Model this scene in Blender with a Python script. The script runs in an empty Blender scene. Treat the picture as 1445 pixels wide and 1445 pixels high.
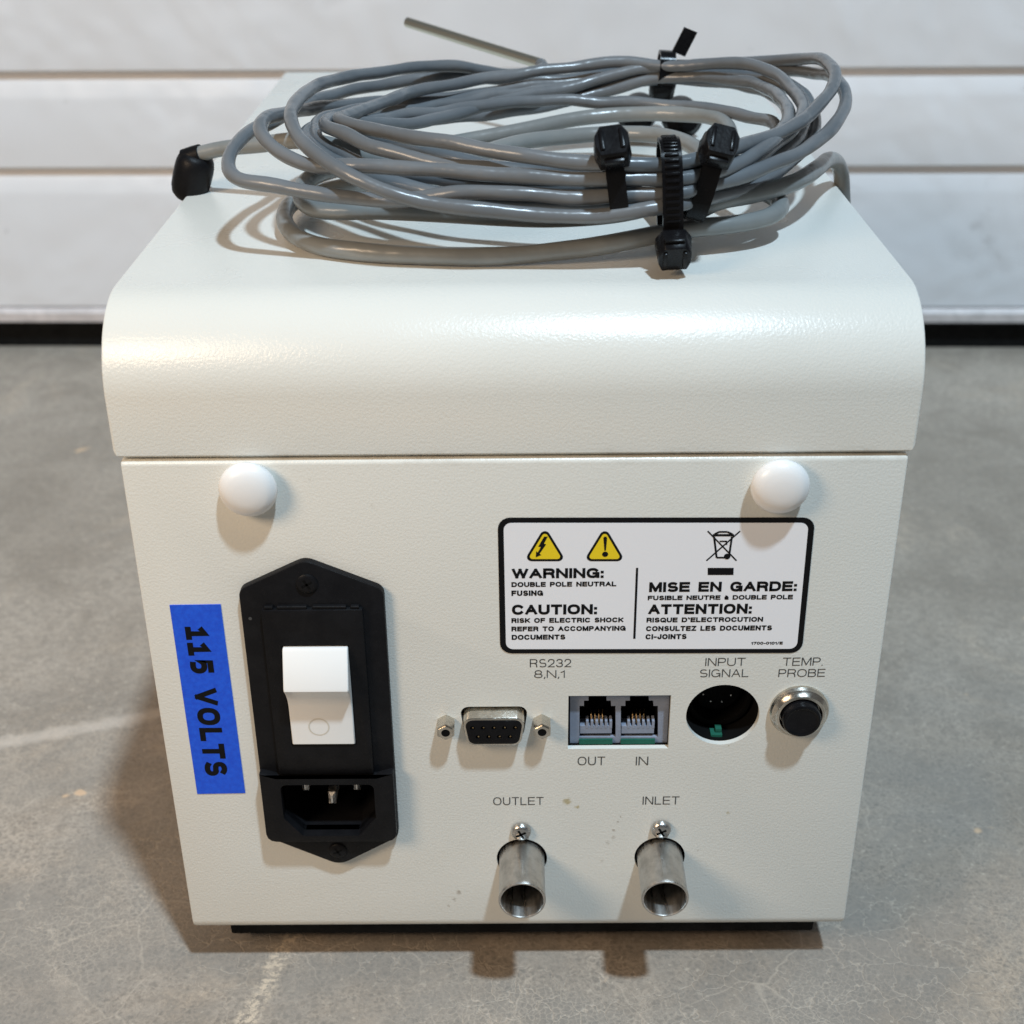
import bpy, bmesh, math, random
from mathutils import Vector, Matrix
random.seed(7)
SEAM = 147.3
S = 0.001            # drawing is in millimetres; z = 0 is the underside of the case
FLOOR = -17.0        # the rubber feet lift the case by 17 mm
scn = bpy.context.scene

# ------------------------------------------------------------------ camera
FPX, CX, CY, CZ, PIT, YAW, ROL = 1941.5, 1.441, -293.03, 287.62, 0.4853, -0.0067, -0.0106
HALF = 722.5
_f = Vector((math.sin(YAW)*math.cos(PIT), math.cos(YAW)*math.cos(PIT), -math.sin(PIT)))
_r = Vector((math.cos(YAW), -math.sin(YAW), 0)); _u = _r.cross(_f)
CR = _r*math.cos(ROL)+_u*math.sin(ROL); CU = -_r*math.sin(ROL)+_u*math.cos(ROL); CF = _f
def W(x, y, z): return Vector((x*S, y*S, (z-FLOOR)*S))
cam = bpy.data.cameras.new('camera'); camo = bpy.data.objects.new('camera', cam); scn.collection.objects.link(camo)
m = Matrix((CR, CU, -CF)).transposed().to_4x4(); m.translation = W(CX, CY, CZ); camo.matrix_world = m
cam.sensor_width = 36; cam.lens = 36*FPX/1445; cam.clip_start = 0.01; cam.clip_end = 50
cam.dof.use_dof = True; cam.dof.focus_distance = 0.355; cam.dof.aperture_fstop = 18
scn.camera = camo

# ------------------------------------------------------------------ light
world = bpy.data.worlds.new('World'); scn.world = world; world.use_nodes = True
bg = world.node_tree.nodes['Background']; bg.inputs[0].default_value = (1.0, 1.0, 1.0, 1); bg.inputs[1].default_value = 0.095
def lamp(name, pos, energy, col, size, target=(0, 60, 90)):
    L = bpy.data.lights.new(name, 'AREA'); L.shape = 'DISK'; L.size = size; L.energy = energy; L.color = col
    o = bpy.data.objects.new(name, L); scn.collection.objects.link(o)
    o.location = pos; d = W(*target)-Vector(pos); o.rotation_euler = d.to_track_quat('-Z', 'Y').to_euler()
lamp('high_bay_lamp', (0.83, -1.36, 4.0), 168, (0.65, 0.84, 1.0), 0.22)
lamp('warm_lamp', (-0.46, -0.37, 0.51), 2.55, (1.0, 0.74, 0.50), 0.24)
vs = scn.view_settings; vs.view_transform = 'Standard'; vs.look = 'None'; vs.exposure = 0.13; vs.gamma = 1
vs.use_curve_mapping = False
scn.render.engine = 'CYCLES'

# ------------------------------------------------------------------ pixel helpers (a pixel gives a direction only)
def ray(px, py): return CF+CR*((px-HALF)/FPX)-CU*((py-HALF)/FPX)
def P(px, py, y=0.0):
    d = ray(px, py); t = (y-CY)/d.y; return (CX+t*d.x, CZ+t*d.z)          # -> x, z on the upright plane y
def P3(px, py, y):
    x, z = P(px, py, y); return (x, y, z)

# ------------------------------------------------------------------ materials
def mat(name, col, rough=0.5, metal=0.0, spec=0.5, coat=0.0):
    mt = bpy.data.materials.new(name); mt.use_nodes = True; b = mt.node_tree.nodes['Principled BSDF']
    b.inputs['Base Color'].default_value = (*col, 1); b.inputs['Roughness'].default_value = rough
    b.inputs['Metallic'].default_value = metal; b.inputs['Specular IOR Level'].default_value = spec
    b.inputs['Coat Weight'].default_value = coat
    return mt
class NT:
    def __init__(s, mt): s.t = mt.node_tree; s.b = s.t.nodes['Principled BSDF']; s.co = s.n('ShaderNodeTexCoord').outputs['Object']
    def n(s, k, **kw):
        q = s.t.nodes.new(k)
        for a, v in kw.items(): setattr(q, a, v)
        return q
    def l(s, a, b): s.t.links.new(a, b)
    def val(s, sock, v):
        if isinstance(v, (int, float, tuple)): sock.default_value = v
        else: s.l(v, sock)
    def noise(s, scale, detail=3, rough=.5, dist=0, co=None, out='Fac'):
        q = s.n('ShaderNodeTexNoise'); q.inputs['Scale'].default_value = scale; q.inputs['Detail'].default_value = detail
        q.inputs['Roughness'].default_value = rough; q.inputs['Distortion'].default_value = dist
        s.l(co or s.co, q.inputs['Vector']); return q.outputs[out]
    def math(s, op, a, b=0.0, clamp=False):
        q = s.n('ShaderNodeMath', operation=op, use_clamp=clamp); s.val(q.inputs[0], a); s.val(q.inputs[1], b); return q.outputs[0]
    def ramp(s, v, lo, hi, a=0.0, b=1.0):
        q = s.n('ShaderNodeMapRange', interpolation_type='SMOOTHSTEP'); s.l(v, q.inputs[0])
        for i, x in enumerate((lo, hi, a, b)): q.inputs[i+1].default_value = x
        return q.outputs[0]
    def mix(s, f, a, b):
        q = s.n('ShaderNodeMix', data_type='RGBA'); s.val(q.inputs[0], f)
        for i, x in ((6, a), (7, b)):
            if isinstance(x, tuple): q.inputs[i].default_value = (*x, 1)
            else: s.l(x, q.inputs[i])
        return q.outputs[2]
    def bump(s, h, strength, dist):
        q = s.n('ShaderNodeBump'); q.inputs['Strength'].default_value = strength; q.inputs['Distance'].default_value = dist
        s.l(h, q.inputs['Height']); s.l(q.outputs[0], s.b.inputs['Normal'])
    def col(s, c): s.l(c, s.b.inputs['Base Color'])
    def rough(s, r): s.l(r, s.b.inputs['Roughness'])
    def warp(s, scale, amt):
        q = s.n('ShaderNodeVectorMath', operation='SUBTRACT'); s.l(s.noise(scale, 3, .6, out='Color'), q.inputs[0]); q.inputs[1].default_value = (.5, .5, .5)
        k = s.n('ShaderNodeVectorMath', operation='SCALE'); s.l(q.outputs[0], k.inputs[0]); k.inputs['Scale'].default_value = amt
        a = s.n('ShaderNodeVectorMath', operation='ADD'); s.l(s.co, a.inputs[0]); s.l(k.outputs[0], a.inputs[1]); return a.outputs[0]
    def spot(s, pos, r, co, soft=.5):
        d = s.n('ShaderNodeVectorMath', operation='DISTANCE'); s.l(co, d.inputs[0]); d.inputs[1].default_value = pos
        return s.ramp(d.outputs['Value'], r*soft, r, 1, 0)

def paint_material():
    mt = mat('powder_coat', (.70, .69, .62), .42, 0, .5); t = NT(mt)
    big = t.noise(9, 4, .6); c = t.mix(t.ramp(big, .3, .7), (.722, .716, .668), (.690, .688, .642))
    wco = t.warp(700, .0022)
    for (px, py, r, k) in ((800, 1131, 1.6, .8), (815, 1139, .8, .8), (1027, 1147, .8, .55), (648, 1259, 1.0, .7), (640, 1269, .8, .6), (633, 1279, .6, .6),
                           (872, 1160, .5, .7), (866, 1172, .6, .6), (876, 1152, .45, .7), (858, 1190, .9, .3), (866, 1182, .9, .3), (850, 1215, .8, .25), (985, 1200, .5, .4), (1028, 1053, .35, .9)):
        x, z = P(px, py); f = t.spot(tuple(W(x, 0, z)), r*S, wco, .3)
        c = t.mix(t.math('MULTIPLY', f, k), c, (.40, .33, .16) if py < 1150 else (.30, .25, .19))
    scr = t.ramp(t.noise(60, 6, .75, 1.5), .69, .74); c = t.mix(t.math('MULTIPLY', scr, .26), c, (.45, .42, .36))
    se = t.n('ShaderNodeSeparateXYZ'); t.l(t.co, se.inputs[0])
    seam = t.math('ABSOLUTE', t.math('ADD', se.outputs[2], -(SEAM+.4-FLOOR)*S)); grime = t.math('MULTIPLY', t.ramp(seam, .0003, .003, 1, 0), t.ramp(t.noise(70, 5, .7), .45, .7))
    c = t.mix(t.math('MULTIPLY', grime, .35), c, (.36, .33, .27))
    mp = t.n('ShaderNodeMapping'); mp.inputs['Scale'].default_value = (.25, 1, 1); mp.inputs['Rotation'].default_value = (0, .7, .4); t.l(t.co, mp.inputs[0])
    fs = t.ramp(t.noise(240, 5, .8, 2.2, mp.outputs[0]), .715, .74); c = t.mix(t.math('MULTIPLY', t.math('MULTIPLY', fs, t.ramp(t.noise(14, 2), .5, .62)), .35), c, (.42, .40, .35))
    t.col(c)
    g = t.math('ADD', t.noise(1500, 3, .5, .25), t.math('MULTIPLY', t.noise(520, 2, .5), .22))
    t.bump(g, .24, .00040)
    t.rough(t.ramp(t.noise(30, 3), .3, .7, .25, .33))
    return mt
def concrete_material():
    mt = mat('concrete', (0.452, 0.394, 0.322), .55, 0, .4); t = NT(mt)
    big = t.noise(5, 5, .6, .4); mid = t.noise(26, 6, .68, .5); fine = t.noise(900, 3, .7); grit = t.noise(300, 4, .75, .4)
    c = t.mix(t.ramp(big, .3, .7), (0.339, 0.279, 0.221), (0.489, 0.411, 0.337))
    c = t.mix(t.math('MULTIPLY', t.ramp(mid, .42, .68), .75), c, (0.263, 0.215, 0.169))
    c = t.mix(t.math('MULTIPLY', t.ramp(t.noise(11, 5, .65, .8), .52, .72), .6), c, (0.557, 0.428, 0.313))
    c = t.mix(t.math('MULTIPLY', t.ramp(grit, .42, .62), .55), c, (0.241, 0.204, 0.167))
    c = t.mix(t.math('MULTIPLY', t.ramp(fine, .45, .75), .35), c, (0.196, 0.170, 0.143))
    c = t.mix(t.math('MULTIPLY', t.ramp(t.noise(420, 2), .62, .72), .5), c, (0.602, 0.510, 0.406))
    def crack(scale, warp, w):
        v = t.n('ShaderNodeTexVoronoi', feature='DISTANCE_TO_EDGE', voronoi_dimensions='2D'); v.inputs['Scale'].default_value = scale
        t.l(t.warp(scale*.9, warp), v.inputs['Vector']); return t.ramp(v.outputs['Distance'], 0, w, 1, 0)
    k1 = t.math('MULTIPLY', crack(110, .016, .045), t.ramp(t.noise(14, 3, .6), .40, .60))
    k2 = t.math('MULTIPLY', crack(36, .018, .020), t.ramp(t.noise(20, 3, .6), .42, .6))
    k3 = t.math('MULTIPLY', crack(520, .003, .13), t.ramp(t.noise(9, 3, .6), .44, .62))
    vp = t.n('ShaderNodeTexVoronoi', feature='DISTANCE_TO_EDGE', voronoi_dimensions='2D'); vp.inputs['Scale'].default_value = 470; t.l(t.warp(260, .0055), vp.inputs['Vector'])
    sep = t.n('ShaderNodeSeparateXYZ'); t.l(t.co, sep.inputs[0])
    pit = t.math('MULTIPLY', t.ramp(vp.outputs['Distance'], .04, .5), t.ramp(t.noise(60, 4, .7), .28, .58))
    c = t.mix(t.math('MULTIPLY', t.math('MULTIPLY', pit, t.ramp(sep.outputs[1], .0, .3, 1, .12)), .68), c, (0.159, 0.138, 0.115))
    near_shade = t.math('MULTIPLY', t.ramp(t.noise(17, 5, .65, .6), .30, .62), t.ramp(sep.outputs[1], .04, .20, .62, .05)); c = t.mix(near_shade, c, (.235, .218, .196))  # shade near the camera put into the floor colour, broken up by noise
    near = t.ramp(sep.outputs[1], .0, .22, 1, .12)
    for k, a in ((k3, .26), (k1, .30), (k2, .24)):
        c = t.mix(t.math('MULTIPLY', t.math('MULTIPLY', k, a), near), c, (0.648, 0.544, 0.436))
    # crumbled sandy repair line and peach grains
    wx = t.n('ShaderNodeSeparateXYZ'); t.l(t.warp(220, .007), wx.inputs[0])
    line = t.math('ABSOLUTE', t.math('ADD', t.math('ADD', wx.outputs[0], .0715), t.math('MULTIPLY', wx.outputs[1], -.22)))
    lm = t.math('MULTIPLY', t.ramp(line, .0012, .0042, 1, 0), t.ramp(sep.outputs[1], .02, .05, 1, 0))
    c = t.mix(t.math('MULTIPLY', lm, t.ramp(t.noise(500, 3, .7), .42, .6)), c, (0.572, 0.469, 0.358))
    c = t.mix(t.math('MULTIPLY', t.ramp(t.noise(55, 2, .5), .74, .77), .6), c, (0.782, 0.517, 0.310))
    w2 = t.warp(120, .02)
    for (x, y, r) in ((-110, 195, 16), (-118, 145, 9), (-108, 245, 12), (-104, 120, 8)):
        c = t.mix(t.math('MULTIPLY', t.spot((x*S, y*S, 0), r*S, w2, .35), .55), c, (0.753, 0.558, 0.382))
    l2 = t.math('ABSOLUTE', t.math('ADD', t.math('ADD', wx.outputs[1], -.168), t.math('MULTIPLY', wx.outputs[0], -.32)))
    l2m = t.math('MULTIPLY', t.ramp(l2, .001, .0055, 1, 0), t.ramp(sep.outputs[0], -.10, -.09, 1, 0))
    c = t.mix(t.math('MULTIPLY', l2m, .38), c, (0.723, 0.626, 0.538))
    t.col(c)
    h = t.math('ADD', t.math('ADD', t.math('MULTIPLY', mid, .7), t.math('MULTIPLY', fine, .5)), t.math('MULTIPLY', k1, -.5))
    t.bump(h, .35, .0012); t.rough(t.ramp(mid, .3, .7, .42, .62))
    return mt
def door_material():
    mt = mat('door_paint', (.66, .64, .645), .38, 0, .5); t = NT(mt)
    c = t.mix(t.ramp(t.noise(6, 4), .3, .7), (.86, .85, .86), (.825, .815, .825))
    c = t.mix(t.math('MULTIPLY', t.ramp(t.noise(30, 5, .7, .8), .66, .74), .35), c, (.35, .32, .30)); t.col(c)
    mp = t.n('ShaderNodeMapping'); mp.inputs['Scale'].default_value = (1, 1, 2.2); t.l(t.co, mp.inputs[0])
    sm = t.math('MULTIPLY', t.ramp(t.noise(16, 5, .7, .6, mp.outputs[0]), .60, .70), t.ramp(t.noise(7, 2), .45, .6))
    se = t.n('ShaderNodeSeparateXYZ'); t.l(t.co, se.inputs[0]); low = t.ramp(se.outputs[2], .02, .14, 1, .25)
    t.col(t.mix(t.math('MULTIPLY', t.math('MULTIPLY', sm, low), .45), c, (.38, .34, .32)))
    t.bump(t.noise(9, 3, .6, .3), .5, .012)
    return mt
def plastic(name, col, rough, grain=1400, amt=.15, dist=.0004):
    mt = mat(name, col, rough, 0, .13 if col[0] < .05 else .5); t = NT(mt)
    c = t.mix(t.ramp(t.noise(120, 4, .7), .35, .7), col, tuple(x*1.25+.002 for x in col)); t.col(c)
    t.bump(t.noise(grain, 3), amt, dist); t.rough(t.ramp(t.noise(200, 4, .7), .3, .7, rough*.85, min(1, rough*1.2)))
    return mt
def metal(name, col, rough, stretch=(1, 1, 1)):
    mt = mat(name, col, rough, 1.0); t = NT(mt)
    mp = t.n('ShaderNodeMapping'); mp.inputs['Scale'].default_value = stretch; t.l(t.co, mp.inputs[0])
    nz = t.noise(500, 4, .65, 0, mp.outputs[0]); t.rough(t.ramp(nz, .3, .7, rough*.65, rough*1.5)); t.bump(nz, .2, .0003)
    t.col(t.mix(t.ramp(t.noise(260, 4, .7), .35, .7), col, tuple(x*.72 for x in col)))
    return mt
def cable_material(name, a, b, rough):
    mt = mat(name, a, rough, 0, .5); t = NT(mt)
    t.col(t.mix(t.ramp(t.noise(40, 3), .35, .65), a, b)); t.bump(t.noise(140, 2, .5), .35, .0016); return mt
M = dict(paint=paint_material(), concrete=concrete_material(), door=door_material(),
    rail=plastic('door_rail', (.60, .54, .52), .5), rubber=plastic('rubber', (.008, .008, .008), .8),
    black=plastic('black_plastic', (.006, .006, .007), .40, 1500, .2), blackgloss=plastic('black_gloss', (.005, .005, .006), .22, 900, .08),
    dark=mat('dark_cavity', (.004, .004, .004), .8, 0, .1), tie=plastic('nylon_black', (.005, .005, .006), .26, 900, .12),
    white=mat('white_plastic', (.82, .81, .80), .28), rocker=mat('rocker_white', (.85, .845, .83), .25),
    label=mat('label_white', (.86, .87, .91), .35), ink=mat('black_ink', (.006, .006, .007), .5, 0, .12), print=mat('grey_print', (.055, .055, .055), .6),
    yellow=mat('label_yellow', (.85, .63, .01), .4), steel=metal('stainless', (.56, .54, .51), .34, (1, .08, 1)),
    nickel=metal('nickel', (.66, .62, .55), .22), screw=metal('screw_steel', (.58, .57, .55), .3), pin=metal('brass_pin', (.85, .83, .80), .5),
    gold=metal('contact_gold', (.75, .55, .30), .3), jack=plastic('jack_grey', (.22, .25, .32), .5), green=plastic('circuit_board', (.015, .10, .07), .5),
    cableA=cable_material('cable_dark_grey', (.130, .141, .152), (.162, .173, .184), .27),
    cableB=cable_material('cable_pale_grey', (.195, .205, .203), (.235, .242, .236), .28),
    probe=mat('probe_steel', (.58, .56, .48), .38, 1.0))
def tape_material():
    mt = mat('blue_tape', (.005, .08, .7), .4); t = NT(mt)
    t.col(t.mix(t.ramp(t.noise(600, 4, .7), .3, .7), (.004, .075, .68), (.008, .11, .80))); t.bump(t.noise(900, 3, .6), .15, .0004); return mt
M['tape'] = tape_material()

# ------------------------------------------------------------------ object helpers
COL = scn.collection
def sharpen(me, deg=35):
    bm = bmesh.new(); bm.from_mesh(me); lim = math.radians(deg)
    for f in bm.faces: f.smooth = True
    for e in bm.edges: e.smooth = not (len(e.link_faces) != 2 or e.calc_face_angle(0) > lim)
    bm.to_mesh(me); bm.free()
def obj(name, bm, mt, parent=None, deg=35, fix=True):
    me = bpy.data.meshes.new(name)
    if fix: bmesh.ops.recalc_face_normals(bm, faces=bm.faces[:])
    bm.to_mesh(me); bm.free(); sharpen(me, deg); me.materials.append(M[mt])
    o = bpy.data.objects.new(name, me); COL.objects.link(o); attach(o, parent); return o
def attach(o, parent):
    if parent is not None:
        o.parent = parent; o.matrix_parent_inverse = Matrix.Translation(-base_of(parent))
def base_of(p):
    v = Vector(p.location)
    return v
def copy_at(o, loc, parent):
    c = o.copy(); COL.objects.link(c); c.parent = parent; c.matrix_parent_inverse = Matrix.Translation(-base_of(parent)); c.location = loc; return c
def thing(name, label, cat, loc, group=None):
    o = bpy.data.objects.new(name, None); COL.objects.link(o); o.location = loc; o.empty_display_size = .01; tag(o, label, cat, group); return o
def tag(o, label, cat, group=None):
    o['label'] = label; o['category'] = cat
    if group: o['group'] = group
    return o
def B(): return bmesh.new()
def box(bm, x0, x1, y0, y1, z0, z1, bev=0, seg=2):
    v = [bm.verts.new(W(x, y, z)) for x in (x0, x1) for y in (y0, y1) for z in (z0, z1)]
    fs = [bm.faces.new([v[i] for i in q]) for q in ((0, 1, 3, 2), (4, 6, 7, 5), (0, 4, 5, 1), (2, 3, 7, 6), (0, 2, 6, 4), (1, 5, 7, 3))]
    if bev:
        es = {e for f in fs for e in f.edges}; bmesh.ops.bevel(bm, geom=list(es), offset=bev*S, segments=seg, profile=.5, affect='EDGES')
    return bm
def prism_x(bm, prof, x0, x1, bev=0, seg=2):                 # prof: (y, z) outline, extruded along x
    a = [bm.verts.new(W(x0, y, z)) for y, z in prof]; b = [bm.verts.new(W(x1, y, z)) for y, z in prof]; n = len(prof)
    ca = bm.faces.new(a); cb = bm.faces.new(b[::-1])
    for i in range(n): bm.faces.new((a[i], b[i], b[(i+1) % n], a[(i+1) % n]))
    if bev:
        bmesh.ops.recalc_face_normals(bm, faces=bm.faces[:])
        bmesh.ops.bevel(bm, geom=list(set(ca.edges) | set(cb.edges)), offset=bev*S, segments=seg, profile=.5, affect='EDGES')
    return bm
def plate(bm, pts, p0, p1, bev=0, seg=2):                    # pts: (x, z) outline on the panel, from protrusion p0 to p1 (front)
    a = [bm.verts.new(W(x, -p1, z)) for x, z in pts]; b = [bm.verts.new(W(x, -p0, z)) for x, z in pts]; n = len(pts)
    ca = bm.faces.new(a); bm.faces.new(b[::-1])
    for i in range(n): bm.faces.new((a[i], b[i], b[(i+1) % n], a[(i+1) % n]))
    if bev:
        bmesh.ops.recalc_face_normals(bm, faces=bm.faces[:])
        bmesh.ops.bevel(bm, geom=list(ca.edges), offset=bev*S, segments=seg, profile=.5, affect='EDGES')
    return bm
def round_poly(pts, r, n=5):
    out = []
    for i, p in enumerate(pts):
        rr = r[i] if isinstance(r, (list, tuple)) else r
        p = Vector(p); a = (Vector(pts[i-1])-p).normalized(); b = (Vector(pts[(i+1) % len(pts)])-p).normalized()
        ang = a.angle(b); d = rr/math.tan(ang/2); s, e = p+a*d, p+b*d; c = p+(a+b).normalized()*(rr/math.sin(ang/2))
        a0 = math.atan2(s.y-c.y, s.x-c.x); a1 = math.atan2(e.y-c.y, e.x-c.x); da = (a1-a0+math.pi) % (2*math.pi)-math.pi
        for k in range(n+1): t = a0+da*k/n; out.append((c.x+rr*math.cos(t), c.y+rr*math.sin(t)))
    return out
def disc(cx, cz, r, n=32, a0=0): return [(cx+r*math.cos(a0+2*math.pi*k/n), cz+r*math.sin(a0+2*math.pi*k/n)) for k in range(n)]
def rect(x0, x1, z0, z1): return [(x0, z0), (x1, z0), (x1, z1), (x0, z1)]
def lathe(bm, prof, n=40, close=False):                      # prof: (r, p) about the -y axis through the origin, local metres
    rings = []
    for r, p in prof:
        if r < 1e-6: rings.append([bm.verts.new((0, -p*S, 0))])
        else: rings.append([bm.verts.new((r*S*math.cos(2*math.pi*k/n), -p*S, r*S*math.sin(2*math.pi*k/n))) for k in range(n)])
    for A, C in zip(rings, rings[1:]):
        for k in range(n):
            k2 = (k+1) % n
            if len(A) == 1 and len(C) == 1: continue
            if len(A) == 1: bm.faces.new((A[0], C[k], C[k2]))
            elif len(C) == 1: bm.faces.new((A[k], C[0], A[k2]))
            else: bm.faces.new((A[k], C[k], C[k2], A[k2]))
    return bm
def spline(pts, step=1.2):
    V = [Vector(p) for p in pts]; V = [V[0]*2-V[1]]+V+[V[-1]*2-V[-2]]; out = []
    for i in range(1, len(V)-2):
        p0, p1, p2, p3 = V[i-1:i+3]
        t0 = 0; t1 = t0+max((p1-p0).length, 1e-3)**.5; t2 = t1+max((p2-p1).length, 1e-3)**.5; t3 = t2+max((p3-p2).length, 1e-3)**.5
        n = max(2, int((p2-p1).length/step))
        for k in range(n):
            t = t1+(t2-t1)*k/n
            A1 = p0*((t1-t)/(t1-t0))+p1*((t-t0)/(t1-t0)); A2 = p1*((t2-t)/(t2-t1))+p2*((t-t1)/(t2-t1)); A3 = p2*((t3-t)/(t3-t2))+p3*((t-t2)/(t3-t2))
            B1 = A1*((t2-t)/(t2-t0))+A2*((t-t0)/(t2-t0)); B2 = A2*((t3-t)/(t3-t1))+A3*((t-t1)/(t3-t1))
            out.append(B1*((t2-t)/(t2-t1))+B2*((t-t1)/(t2-t1)))
    out.append(V[-2]); return out
def sweep(bm, path, rad, n=14):                              # path in mm; rad number or function(i)
    T = [(path[min(i+1, len(path)-1)]-path[max(i-1, 0)]).normalized() for i in range(len(path))]
    u = T[0].orthogonal().normalized(); prev = None; rings = []
    for i, p in enumerate(path):
        u = (u-T[i]*u.dot(T[i])).normalized(); v = T[i].cross(u); r = rad(i) if callable(rad) else rad
        rg = [bm.verts.new(W(*(p+(u*math.cos(2*math.pi*k/n)+v*math.sin(2*math.pi*k/n))*r))) for k in range(n)]
        if prev:
            for k in range(n): bm.faces.new((prev[k], prev[(k+1) % n], rg[(k+1) % n], rg[k]))
        rings.append(rg); prev = rg
    bm.faces.new(rings[0][::-1]); bm.faces.new(rings[-1]); return bm
def relax(pts, it):
    for _ in range(it): pts = [pts[0]]+[(pts[i-1]+pts[i]*2+pts[i+1])/4 for i in range(1, len(pts)-1)]+[pts[-1]]
    return pts
def cut(o, cutters):
    for c in cutters:
        me = bpy.data.meshes.new('c'); bmesh.ops.recalc_face_normals(c, faces=c.faces[:]); c.to_mesh(me); c.free()
        co = bpy.data.objects.new('c', me); COL.objects.link(co)
        md = o.modifiers.new('b', 'BOOLEAN'); md.operation = 'DIFFERENCE'; md.object = co; md.solver = 'EXACT'
    dg = bpy.context.evaluated_depsgraph_get(); new = bpy.data.meshes.new_from_object(o.evaluated_get(dg)); cs = [md.object for md in o.modifiers]
    o.modifiers.clear(); old = o.data; o.data = new; new.name = old.name; bpy.data.meshes.remove(old)
    for c in cs: me = c.data; bpy.data.objects.remove(c); bpy.data.meshes.remove(me)
    sharpen(new); return o
def ea(cx, cy, rx, ry, a0, a1, n=12, k=2.35):               # squarish arc of a grotesque letter
    out = []
    for i in range(n+1):
        t = math.radians(a0+(a1-a0)*i/n); c, s_ = math.cos(t), math.sin(t)
        out.append((cx+rx*math.copysign(abs(c)**(2/k), c), cy+ry*math.copysign(abs(s_)**(2/k), s_)))
    return out
GL = {
 'A': (.98, [[(0, 0), (.48, 1)], [(.52, 1), (1, 0)], [(.2, .34), (.8, .34)]]), 'B': (.86, [[(.02, .53), (.6, .53)]+ea(.62, .765, .34, .235, -88, 90)+[(0, 1), (0, 0), (.6, 0)]+ea(.64, .265, .36, .265, -90, 88)]),
 'C': (.98, [ea(.5, .5, .5, .5, 42, 318, 26)]), 'D': (.94, [[(0, 0), (0, 1), (.45, 1)]+ea(.48, .5, .52, .5, 88, -88, 18)+[(.45, 0), (0, 0), (0, .2)]]),
 'E': (.82, [[(1, 1), (0, 1), (0, 0), (1, 0)], [(0, .52), (.93, .52)]]), 'F': (.78, [[(1, 1), (0, 1), (0, 0)], [(0, .5), (.88, .5)]]),
 'G': (1.02, [ea(.48, .5, .48, .5, 42, 335, 26), [(.6, .46), (1, .46), (1, 0)]]), 'H': (.9, [[(0, 0), (0, 1)], [(1, 0), (1, 1)], [(0, .52), (1, .52)]]),
 'I': (0, [[(0, 0), (0, 1)]]), 'J': (.68, [[(1, 1), (1, .35)]+ea(.5, .33, .5, .33, 0, -180, 14)]), 'L': (.72, [[(0, 1), (0, 0), (1, 0)]]),
 'M': (1.06, [[(0, 0), (0, 1)], [(.06, 1), (.5, .06)], [(.5, .06), (.94, 1)], [(1, 1), (1, 0)]]), 'N': (.92, [[(0, 0), (0, 1)], [(.07, 1), (.93, 0)], [(1, 0), (1, 1)]]), 'O': (1.04, [ea(.5, .5, .5, .5, 90, 449, 36)]),
 'P': (.82, [[(0, 0), (0, 1), (.6, 1)]+ea(.62, .725, .38, .275, 88, -88, 14)+[(.6, .45), (.03, .45)]]), 'Q': (1.04, [ea(.5, .5, .5, .5, 90, 449, 36), [(.6, .24), (1.0, -.05)]]),
 'R': (.9, [[(0, 0), (0, 1), (.6, 1)]+ea(.62, .74, .36, .26, 88, -88, 14)+[(.6, .48), (.03, .48)], [(.62, .48), (.9, .34), (.97, 0)]]),
 'S': (.86, [ea(.5, .745, .44, .255, 44, 250, 16)+[(.62, .485)]+ea(.5, .26, .5, .26, 62, -136, 16)]), 'T': (.88, [[(0, 1), (1, 1)], [(.5, 1), (.5, 0)]]),
 'U': (.9, [[(0, 1), (0, .4)]+ea(.5, .38, .5, .38, 180, 360, 18)+[(1, .4), (1, 1)]]), 'V': (.96, [[(0, 1), (.48, 0)], [(.52, 0), (1, 1)]]), 'W': (1.36, [[(0, 1), (.25, 0)], [(.25, 0), (.5, 1)], [(.5, 1), (.75, 0)], [(.75, 0), (1, 1)]]),
 'X': (.9, [[(0, 0), (1, 1)], [(0, 1), (1, 0)]]), 'Y': (.92, [[(0, 1), (.5, .45), (1, 1)], [(.5, .45), (.5, 0)]]), 'Z': (.84, [[(0, 1), (1, 1)], [(.95, 1), (.05, 0)], [(0, 0), (1, 0)]]),
 'K': (.88, [[(0, 0), (0, 1)], [(1, 1), (.02, .35)], [(.35, .56), (1, 0)]]),
 '0': (.76, [ea(.5, .5, .5, .5, 90, 449, 30)]), '1': (.34, [[(0, .74), (.55, .8), (1, 1), (1, 0)]]), '2': (.78, [ea(.5, .70, .48, .30, 175, -38, 16)+[(0.02, 0), (1, 0)]]),
 '3': (.78, [ea(.5, .74, .45, .26, 165, -80, 14)+[(.42, .51)]+ea(.5, .26, .5, .26, 80, -165, 14)]), '5': (.8, [[(.92, 1), (.16, 1), (.06, .47)]+ea(.48, .32, .52, .32, 128, -104, 18)]),
 '7': (.78, [[(0, 1), (1, 1), (.35, 0)]]), '8': (.78, [ea(.5, .75, .43, .25, 90, 449, 22), ea(.5, .25, .5, .25, 90, 449, 22)]),
 ':': (0, [[(0, 0)], [(0, .62)]]), '.': (0, [[(0, 0)]]), ',': (.06, [[(1, .05), (1, -.02), (0, -.16)]]), '-': (.4, [[(0, .4), (1, .4)]]), '/': (.4, [[(0, 0), (1, 1)]]), '`': (.16, [[(0, 1.02), (1, .82)]]),
 '\u00e0': (.62, [[(1, 0), (1, .5)]+ea(.5, .46, .5, .24, 10, 170, 10), ea(.5, .18, .5, .18, 90, 449, 18), [(.3, .98), (.62, .84)]]),
 'l': (.62, [[(.08, .78), (.55, 1), (.55, 0)], [(0, 0), (1, 0)]]), ' ': (.36, [])}
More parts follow.
